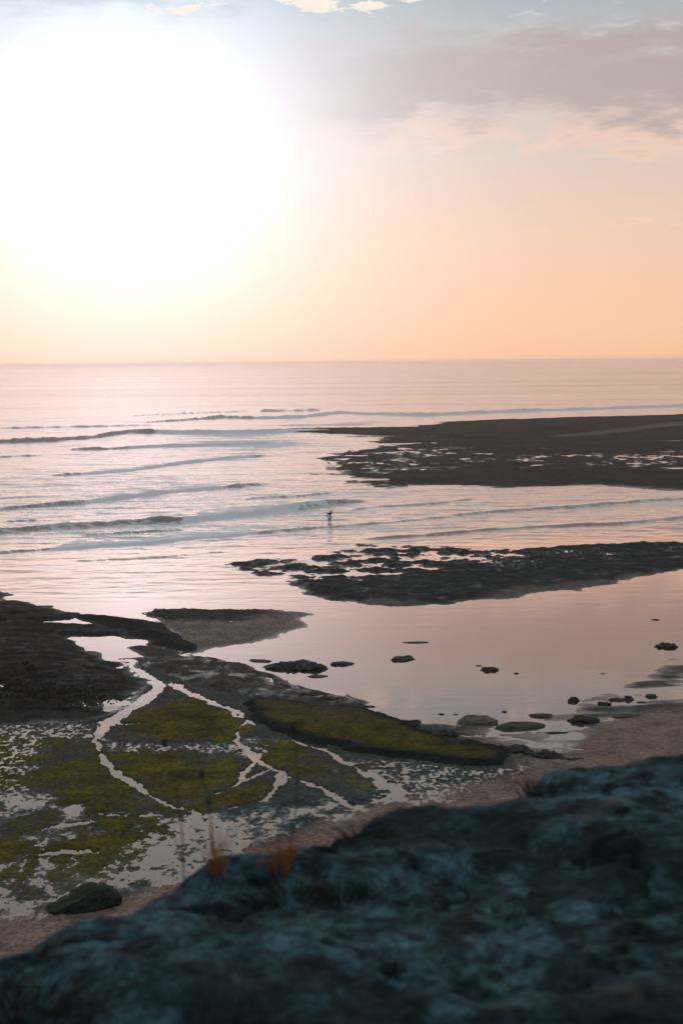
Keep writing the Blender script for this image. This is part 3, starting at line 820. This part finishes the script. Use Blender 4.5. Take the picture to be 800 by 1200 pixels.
def tuft(u, v, wpx, hpx, n, mat, label, cat, lean=0.3, group=None, name='grass_tuft'):
    x, y = cliff_pt(u, v); px = y / F
    z = cliff_z(x, y)
    bm = bmesh.new(); R = random.Random(int(u * 13 + v))
    for i in range(n):
        bx = R.gauss(0, wpx * px * 0.22); by = R.gauss(0, wpx * px * 0.22)
        H = hpx * px * R.uniform(0.35, 1.0)
        dx = (bx * 1.6 + R.gauss(0, lean * H * 0.45)); dy = R.gauss(0, lean * H * 0.45)
        pts = [(bx + dx * t * t, by + dy * t * t, -0.04 + (H + 0.04) * (t - 0.12 * t * t)) for t in (0, 0.25, 0.5, 0.75, 1)]
        tube(bm, pts, 0.0022, 0.0006, 4)
    o = link_bm(name, bm, mat); o.location = (x, y, z)
    return tag(o, label, cat, group)


GT = 'dry grass tufts on the cliff edge'
tuft(253, 1030, 20, 70, 34, M_GRASS, 'slim upright tuft of rusty dry grass on the cliff edge, left of the wide tuft', 'grass', 0.25, GT)
tuft(328, 1026, 42, 54, 52, M_GRASS, 'wide tuft of orange dry grass on the cliff edge beside the slim one', 'grass', 0.4, GT)
tuft(405, 1045, 70, 40, 110, M_DGRASS, 'dark withered clump of grass right of the orange tufts', 'grass', 0.6, GT)
tuft(340, 1045, 80, 26, 110, M_DGRASS, 'low blackish clump of grass in front of the orange tufts', 'grass', 0.6, GT)
tuft(25, 1195, 130, 60, 200, M_DGRASS, 'black grass clump in the bottom left corner of the cliff top', 'grass', 0.6, GT)
tuft(600, 1085, 60, 22, 100, M_DGRASS, 'short dark clump of grass in a hollow of the right half of the cliff', 'grass', 0.6, GT)

tuft(430, 990, 60, 30, 80, M_DGRASS, 'dark scrubby grass fringing the crest between the orange tufts and the stone step', 'grass', 0.7, GT)
tuft(628, 935, 46, 24, 60, M_DGRASS, 'small brown-black grass clump at the stone step where the crest rises', 'grass', 0.7, GT)


def stalk(u, v, tip_u, tip_v, label, heads):
    """stem on the cliff edge with small dry seed heads"""
    x, y = cliff_pt(u, v); z = cliff_z(x, y)
    r = ray(tip_u, tip_v); t = y / r[1]
    tip = CAM + r * t
    root = bpy.data.objects.new('dry_stalk', None); COL.objects.link(root); root.location = (x, y, z)
    tag(root, label, 'stalk', 'dry stalks on the cliff edge')
    d = Vector((tip[0] - x, 0, tip[2] - z))
    f = lambda s: Vector((d.x * s + 0.02 * math.sin(s * 3.0), 0.02 * math.sin(2 * s), d.z * s - 0.02 * (1 - s)))
    bm = bmesh.new(); tube(bm, [f(i / 10) for i in range(11)], 0.0028, 0.0014, 5)
    link_bm('stem', bm, M_STALK, root)
    R = random.Random(int(u))
    for s, sz in heads:
        bm = bmesh.new()
        bmesh.ops.create_icosphere(bm, subdivisions=3, radius=1.0)
        for vt in bm.verts:
            k = 1 + 0.5 * mnoise.noise(vt.co * 5 + Vector((s * 9, u, 0)))
            vt.co = Vector((vt.co.x * sz * k, vt.co.y * sz * k, vt.co.z * sz * 1.4 * k))
        h = link_bm('seed_head', bm, M_STALK, root); h.location = f(s) + Vector((R.uniform(-.003, .003), 0, 0))
    return root


stalk(250, 1022, 222, 868, 'tall bent dry stalk rising from the slim rusty tuft', [(0.72, 0.009), (0.5, 0.006), (0.99, 0.004)])
stalk(338, 1008, 343, 852, 'straight thin dry stalk with a dark head above the wide orange tuft', [(0.98, 0.009)])
stalk(215, 1032, 191, 868, 'leaning thin dry stalk with a dark head, left of the slim tuft', [(0.98, 0.009)])

# ================================================================== SURFER
sx, sy = at(386, 611.5)
root = bpy.data.objects.new('person', None); COL.objects.link(root)
root.location = (sx, sy, 0.0)
tag(root, 'surfer in a black wetsuit wading ashore knee deep with a white board under the arm', 'person')
# joints (x right in the picture, y away from us, z up), standing in 0.35 m of water
J = {
    'pelvis': (0.0, 0.0, 0.56), 'waist': (0.02, 0.0, 0.76), 'chest': (0.06, -0.02, 1.00), 'neck': (0.10, -0.03, 1.15), 'head0': (0.13, -0.04, 1.22), 'head1': (0.15, -0.05, 1.36),
    'shl': (-0.12, -0.02, 1.10), 'ell': (-0.34, -0.04, 0.92), 'wrl': (-0.30, -0.22, 0.76), 'hal': (-0.26, -0.30, 0.72),
    'shr': (0.27, -0.02, 1.12), 'elr': (0.42, 0.0, 1.28), 'wrr': (0.36, -0.02, 1.50), 'har': (0.34, -0.02, 1.60),
    'hpl': (-0.09, 0.0, 0.50), 'knl': (-0.13, -0.10, 0.10), 'anl': (-0.11, 0.06, -0.28), 'tol': (-0.12, -0.12, -0.33),
    'hpr': (0.10, 0.0, 0.50), 'knr': (0.10, 0.04, 0.09), 'anr': (0.09, 0.22, -0.27), 'tor': (0.10, 0.06, -0.33),
}
RAD = {'pelvis': .15, 'waist': .13, 'chest': .16, 'neck': .06, 'head0': .085, 'head1': .09, 'shl': .075, 'ell': .05, 'wrl': .035, 'hal': .04, 'shr': .075, 'elr': .05, 'wrr': .035, 'har': .04,
       'hpl': .10, 'knl': .065, 'anl': .045, 'tol': .04, 'hpr': .10, 'knr': .065, 'anr': .045, 'tor': .04}
E = [('pelvis', 'waist'), ('waist', 'chest'), ('chest', 'neck'), ('neck', 'head0'), ('head0', 'head1'), ('chest', 'shl'), ('shl', 'ell'), ('ell', 'wrl'), ('wrl', 'hal'),
     ('chest', 'shr'), ('shr', 'elr'), ('elr', 'wrr'), ('wrr', 'har'), ('pelvis', 'hpl'), ('hpl', 'knl'), ('knl', 'anl'), ('anl', 'tol'), ('pelvis', 'hpr'), ('hpr', 'knr'), ('knr', 'anr'), ('anr', 'tor')]
keys = list(J)
me = bpy.data.meshes.new('body')
me.from_pydata([J[k] for k in keys], [(keys.index(a), keys.index(b)) for a, b in E], [])
body = bpy.data.objects.new('body', me); COL.objects.link(body); body.parent = root
sk = body.modifiers.new('skin', 'SKIN'); body.modifiers.new('sub', 'SUBSURF').levels = 2
body.modifiers['sub'].render_levels = 2
for i, k in enumerate(keys):
    me.skin_vertices[0].data[i].radius = (RAD[k], RAD[k] * (0.75 if k in ('chest', 'waist', 'pelvis') else 1))
    me.skin_vertices[0].data[i].use_root = (k == 'pelvis')
bpy.context.view_layer.update()
dg = bpy.context.evaluated_depsgraph_get()
me2 = bpy.data.meshes.new_from_object(body.evaluated_get(dg))
body.modifiers.clear(); body.data = me2
me2.materials.clear(); me2.materials.append(M_SUIT); me2.materials.append(M_SKIN)
hd = Vector(J['head1']); 
for p in me2.polygons:
    p.use_smooth = True
    c = p.center
    skin = c.z > 1.16 and abs(c.x - 0.13) < 0.14
    skin = skin or (c - Vector(J['hal'])).length < 0.09 or (c - Vector(J['har'])).length < 0.09
    p.material_index = 1 if skin else 0
# face: nose and brow pulled out of the same surface
for v in me2.vertices:
    d = v.co - Vector((0.15, -0.14, 1.31))
    if d.length < 0.035: v.co.y -= 0.02 * (1 - d.length / 0.035)
bm = bmesh.new()
bmesh.ops.create_icosphere(bm, subdivisions=3, radius=0.108)
for v in bm.verts:
    v.co *= 1 + 0.12 * mnoise.noise(v.co * 30)
bmesh.ops.delete(bm, geom=[v for v in bm.verts if v.co.y < -0.04 and v.co.z < 0.05], context='VERTS')
hr = link_bm('hair', bm, M_HAIR, root); hr.location = (0.15, -0.03, 1.335)
# fingers
def fingers(root_pt, dirv, side, curl):
    bm = bmesh.new()
    dirv = Vector(dirv).normalized(); side = Vector(side).normalized(); nrm = dirv.cross(side)
    for i, L in enumerate((0.070, 0.08, 0.075, 0.06)):
        b = Vector(root_pt) + side * (i - 1.5) * 0.02
        tube(bm, [b, b + dirv * L * .5, b + dirv * L * .85 + nrm * L * curl * .4, b + dirv * L + nrm * L * curl], 0.010, 0.007, 6)
    b = Vector(root_pt) - side * 0.035 - dirv * 0.04
    tube(bm, [b, b - side * 0.02 + dirv * 0.03, b - side * 0.02 + dirv * 0.06 + nrm * 0.01], 0.011, 0.008, 6)
    return bm
# hands joined into the one body mesh
bmb = bmesh.new(); bmb.from_mesh(me2)
for rp, dv, sd_, cu in ((J['har'], (-0.1, -0.1, 1), (0.3, 1, 0), 0.3), (J['hal'], (0.5, -0.6, -0.2), (0, 0.4, 1), 0.6)):
    b2 = fingers(rp, dv, sd_, cu); tmp = bpy.data.meshes.new('t'); b2.to_mesh(tmp); b2.free()
    n0 = len(bmb.faces); bmb.from_mesh(tmp); bmb.faces.ensure_lookup_table()
    for f in bmb.faces[n0:]: f.material_index = 1
bmb.to_mesh(me2); bmb.free()

# surfboard, carried under the left arm, nose toward the shore
bm = bmesh.new()
L = 1.85; nseg = 24; nring = 16; rings = []
for i in range(nseg + 1):
    t = i / nseg; s = t * 2 - 1
    hw = 0.25 * max(0.0, 1 - abs(s) ** 2.3) ** 0.62 + 0.004
    th = 0.033 * max(0.0, 1 - abs(s) ** 3) ** 0.6 + 0.003
    rk = 0.10 * max(0, s) ** 3 + 0.03 * max(0, -s) ** 3
    rings.append([bm.verts.new((s * L / 2, hw * math.cos(2 * math.pi * k / nring), th * math.sin(2 * math.pi * k / nring) + rk)) for k in range(nring)])
for i in range(nseg):
    for k in range(nring):
        bm.faces.new((rings[i][k], rings[i][(k + 1) % nring], rings[i + 1][(k + 1) % nring], rings[i + 1][k]))
bm.faces.new(rings[0]); bm.faces.new(rings[-1][::-1])
bmesh.ops.recalc_face_normals(bm, faces=bm.faces)
bd = link_bm('surfboard', bm, M_BOARD)
tag(bd, 'white surfboard held under the arm of the wading surfer', 'surfboard')
bd.location = (sx - 0.06, sy - 0.26, 0.72)
bd.rotation_euler = (math.radians(80), math.radians(14), math.radians(60))
for k in (-1, 0, 1):
    bm = bmesh.new()
    prof = [(0, 0), (0.11, 0), (0.05, -0.10), (0.0, -0.12), (0.02, -0.05)]
    a = [bm.verts.new((x, 0.004, z)) for x, z in prof]; b = [bm.verts.new((x, -0.004, z)) for x, z in prof]
    bm.faces.new(a); bm.faces.new(b[::-1])
    for i in range(5): bm.faces.new((a[i], b[i], b[(i + 1) % 5], a[(i + 1) % 5]))
    bmesh.ops.recalc_face_normals(bm, faces=bm.faces)
    f = link_bm('fin', bm, M_FIN, bd, False); f.location = (-0.78 + 0.08 * abs(k), 0.10 * k, -0.02)

# ================================================================== SKY and LIGHT
S = ray(145, 168)
sun_el = math.asin(S[2]); sun_az = math.atan2(S[0], S[1])
w = bpy.data.worlds.new('World'); sc.world = w; w.use_nodes = True
nt = w.node_tree; nt.nodes.clear(); lk = nt.links
wo = N(nt, 'ShaderNodeOutputWorld'); bg = N(nt, 'ShaderNodeBackground'); lk.new(bg.outputs[0], wo.inputs[0])
tc = N(nt, 'ShaderNodeTexCoord'); D = tc.outputs['Generated']
sx_ = N(nt, 'ShaderNodeSeparateXYZ'); lk.new(D, sx_.inputs[0])
dx, dy, dz = sx_.outputs[0], sx_.outputs[1], sx_.outputs[2]
el = math_n(nt, 'MULTIPLY', math_n(nt, 'ARCSINE', dz), 180 / math.pi)            # degrees
az = math_n(nt, 'MULTIPLY', math_n(nt, 'ARCTAN2', dx, dy), 180 / math.pi)        # 0 out to sea, + to the right


def ramp(fac, stops):
    r = N(nt, 'ShaderNodeValToRGB'); lk.new(fac, r.inputs[0]); cr = r.color_ramp
    while len(cr.elements) < len(stops): cr.elements.new(0.5)
    for e, (p, c) in zip(cr.elements, stops): e.position = p; e.color = (*c, 1)
    return r.outputs[0]


base = ramp(map_range(nt, el, 0, 90, 0, 1), [
    (0.0, (0.93, 0.545, 0.345)), (1.5 / 90, (0.93, 0.56, 0.37)), (4.5 / 90, (0.84, 0.57, 0.42)), (8 / 90, (0.68, 0.55, 0.49)), (11 / 90, (0.55, 0.50, 0.48)),
    (14 / 90, (0.36, 0.43, 0.47)), (20 / 90, (0.33, 0.37, 0.40)), (40 / 90, (0.13, 0.20, 0.25)), (1.0, (0.07, 0.13, 0.17))])
dot = N(nt, 'ShaderNodeVectorMath', operation='DOT_PRODUCT'); lk.new(D, dot.inputs[0]); dot.inputs[1].default_value = tuple(S)
ang = math_n(nt, 'MULTIPLY', math_n(nt, 'ARCCOSINE', math_n(nt, 'MINIMUM', dot.outputs['Value'], 1.0)), 180 / math.pi)
# the sky opposite the sun is dim and blue-green
back = ramp(map_range(nt, el, 0, 90, 0, 1), [(0, (0.10, 0.15, 0.18)), (0.3, (0.08, 0.15, 0.19)), (1, (0.07, 0.13, 0.17))])
base = mixc(nt, map_range(nt, ang, 25, 110, 0, 1, True), base, back)
# clouds
cv = N(nt, 'ShaderNodeCombineXYZ'); lk.new(az, cv.inputs[0]); lk.new(math_n(nt, 'MULTIPLY', el, 3.6), cv.inputs[1])
n1 = noise_n(nt, cv.outputs[0], 0.11, 6, 0.58); n2 = noise_n(nt, cv.outputs[0], 0.45, 6, 0.62)
eln = math_n(nt, 'ADD', el, math_n(nt, 'MULTIPLY', math_n(nt, 'SUBTRACT', n1, 0.5), 5.0))
eln = math_n(nt, 'ADD', eln, math_n(nt, 'MULTIPLY', math_n(nt, 'SUBTRACT', n2, 0.5), 3.4))
band = math_n(nt, 'MULTIPLY', map_range(nt, eln, 8.3, 10.2, 0, 1, True), map_range(nt, eln, 11.3, 13.4, 1, 0, True))
azm = map_range(nt, az, -4.5, 4, 0, 1, True)
band = math_n(nt, 'MULTIPLY', band, azm)
base = mixc(nt, math_n(nt, 'MULTIPLY', band, 0.85), base, (0.43, 0.35, 0.345))
rim = math_n(nt, 'MULTIPLY', map_range(nt, eln, 7.9, 8.7, 0, 1, True), map_range(nt, eln, 8.7, 9.8, 1, 0, True))
rim = math_n(nt, 'MULTIPLY', math_n(nt, 'MULTIPLY', rim, map_range(nt, az, 0, 4, 0, 1, True)), map_range(nt, n1, 0.38, 0.52, 0.1, 1))
base = mixc(nt, math_n(nt, 'MULTIPLY', rim, 0.5), base, (0.93, 0.60, 0.45))
wisp = math_n(nt, 'MULTIPLY', map_range(nt, el, 11.2, 12.2, 0, 1, True), map_range(nt, el, 13.0, 14.2, 1, 0, True))
wisp = math_n(nt, 'MULTIPLY', math_n(nt, 'MULTIPLY', wisp, map_range(nt, n2, 0.5, 0.68, 0, 1, True)), map_range(nt, az, 4, 10, 0, 1, True))
base = mixc(nt, math_n(nt, 'MULTIPLY', wisp, 0.5), base, (0.70, 0.60, 0.56))
low = math_n(nt, 'MULTIPLY', map_range(nt, el, 4.9, 5.2, 0, 1, True), map_range(nt, el, 5.4, 5.8, 1, 0, True))
low = math_n(nt, 'MULTIPLY', math_n(nt, 'MULTIPLY', low, map_range(nt, n2, 0.5, 0.6, 0, 1, True)), map_range(nt, az, 5, 8, 0, 1, True))
base = mixc(nt, math_n(nt, 'MULTIPLY', low, 0.4), base, (0.98, 0.66, 0.45))
# glare of the veiled sun
def gauss(amp, sig):
    q = math_n(nt, 'DIVIDE', ang, sig)
    return math_n(nt, 'MULTIPLY', math_n(nt, 'EXPONENT', math_n(nt, 'MULTIPLY', math_n(nt, 'MULTIPLY', q, q), -1.0)), amp)
def addc(a, col, f):
    v = N(nt, 'ShaderNodeVectorMath', operation='SCALE'); v.inputs[0].default_value = col; lk.new(f, v.inputs['Scale'])
    s_ = N(nt, 'ShaderNodeVectorMath', operation='ADD'); lk.new(a, s_.inputs[0]); lk.new(v.outputs[0], s_.inputs[1])
    return s_.outputs[0]
glow = math_n(nt, 'MULTIPLY', math_n(nt, 'EXPONENT', math_n(nt, 'DIVIDE', ang, -5.0)), 1.20)
base = addc(base, (0.66, 0.75, 0.95), glow)
base = addc(base, (0.54, 0.70, 0.95), gauss(0.25, 9.5))
deck = math_n(nt, 'MULTIPLY', map_range(nt, eln, 12.6, 15.4, 0, 1, True), 0.78)
base = mixc(nt, deck, base, (0.38, 0.45, 0.475))
n3 = noise_n(nt, cv.outputs[0], 0.32, 5, 0.6)
puff = math_n(nt, 'MULTIPLY', map_range(nt, el, 12.9, 13.6, 0, 1, True), map_range(nt, el, 15.2, 17.5, 1, 0, True))
puff = math_n(nt, 'MULTIPLY', puff, map_range(nt, n3, 0.57, 0.61, 0, 1, True))
base = mixc(nt, math_n(nt, 'MULTIPLY', puff, 0.9), base, (0.95, 0.86, 0.76))
sky = N(nt, 'ShaderNodeTexSky'); sky.sky_type = 'NISHITA'; sky.sun_disc = False
sky.sun_elevation = sun_el; sky.sun_rotation = sun_az; sky.dust_density = 3.0; sky.air_density = 1.0
vs = N(nt, 'ShaderNodeVectorMath', operation='SCALE'); vs.inputs['Scale'].default_value = 0.002; lk.new(sky.outputs[0], vs.inputs[0])
ad = N(nt, 'ShaderNodeVectorMath', operation='ADD'); lk.new(base, ad.inputs[0]); lk.new(vs.outputs[0], ad.inputs[1])
lk.new(ad.outputs[0], bg.inputs[0]); bg.inputs[1].default_value = 1.0

sd_l = bpy.data.lights.new('sun', 'SUN'); sun = bpy.data.objects.new('sun', sd_l); COL.objects.link(sun)
sd_l.energy = 0.05; sd_l.angle = math.radians(80); sd_l.color = (1.0, 0.72, 0.5)
sun.rotation_euler = Vector(tuple(-S)).to_track_quat('-Z', 'Y').to_euler()
sun.location = (0, 0, 60)

# ------------------------------------------------------------------ haze over the sea
HAZE = 0.00015
bm = bmesh.new(); bmesh.ops.create_cube(bm, size=1.0)
for v in bm.verts:
    v.co = Vector((v.co.x * 80000, 7000 + v.co.y * 17500, -8 if v.co.z < 0 else 24))
m, nt2, nd2, lk2 = nodes_of('sea_haze')
o2 = N(nt2, 'ShaderNodeOutputMaterial'); pv = N(nt2, 'ShaderNodeVolumePrincipled')
pv.inputs['Color'].default_value = (1.0, 0.95, 0.92, 1); pv.inputs['Density'].default_value = HAZE; pv.inputs['Anisotropy'].default_value = 0.92
lk2.new(pv.outputs[0], o2.inputs['Volume'])
hz = link_bm('haze', bm, m, None, False); hz['kind'] = 'stuff'
tag(hz, 'thin warm sea haze lying over the whole shore')

# ------------------------------------------------------------------ render settings
sc.view_settings.view_transform = 'Standard'; sc.view_settings.look = 'None'
sc.view_settings.exposure = 0.0; sc.view_settings.gamma = 1.0; sc.view_settings.use_curve_mapping = False
sc.render.engine = 'CYCLES'
cy = sc.cycles
cy.use_denoising = True
cy.max_bounces = 6; cy.diffuse_bounces = 2; cy.glossy_bounces = 3; cy.volume_bounces = 2; cy.transparent_max_bounces = 8
cy.sample_clamp_indirect = 4.0
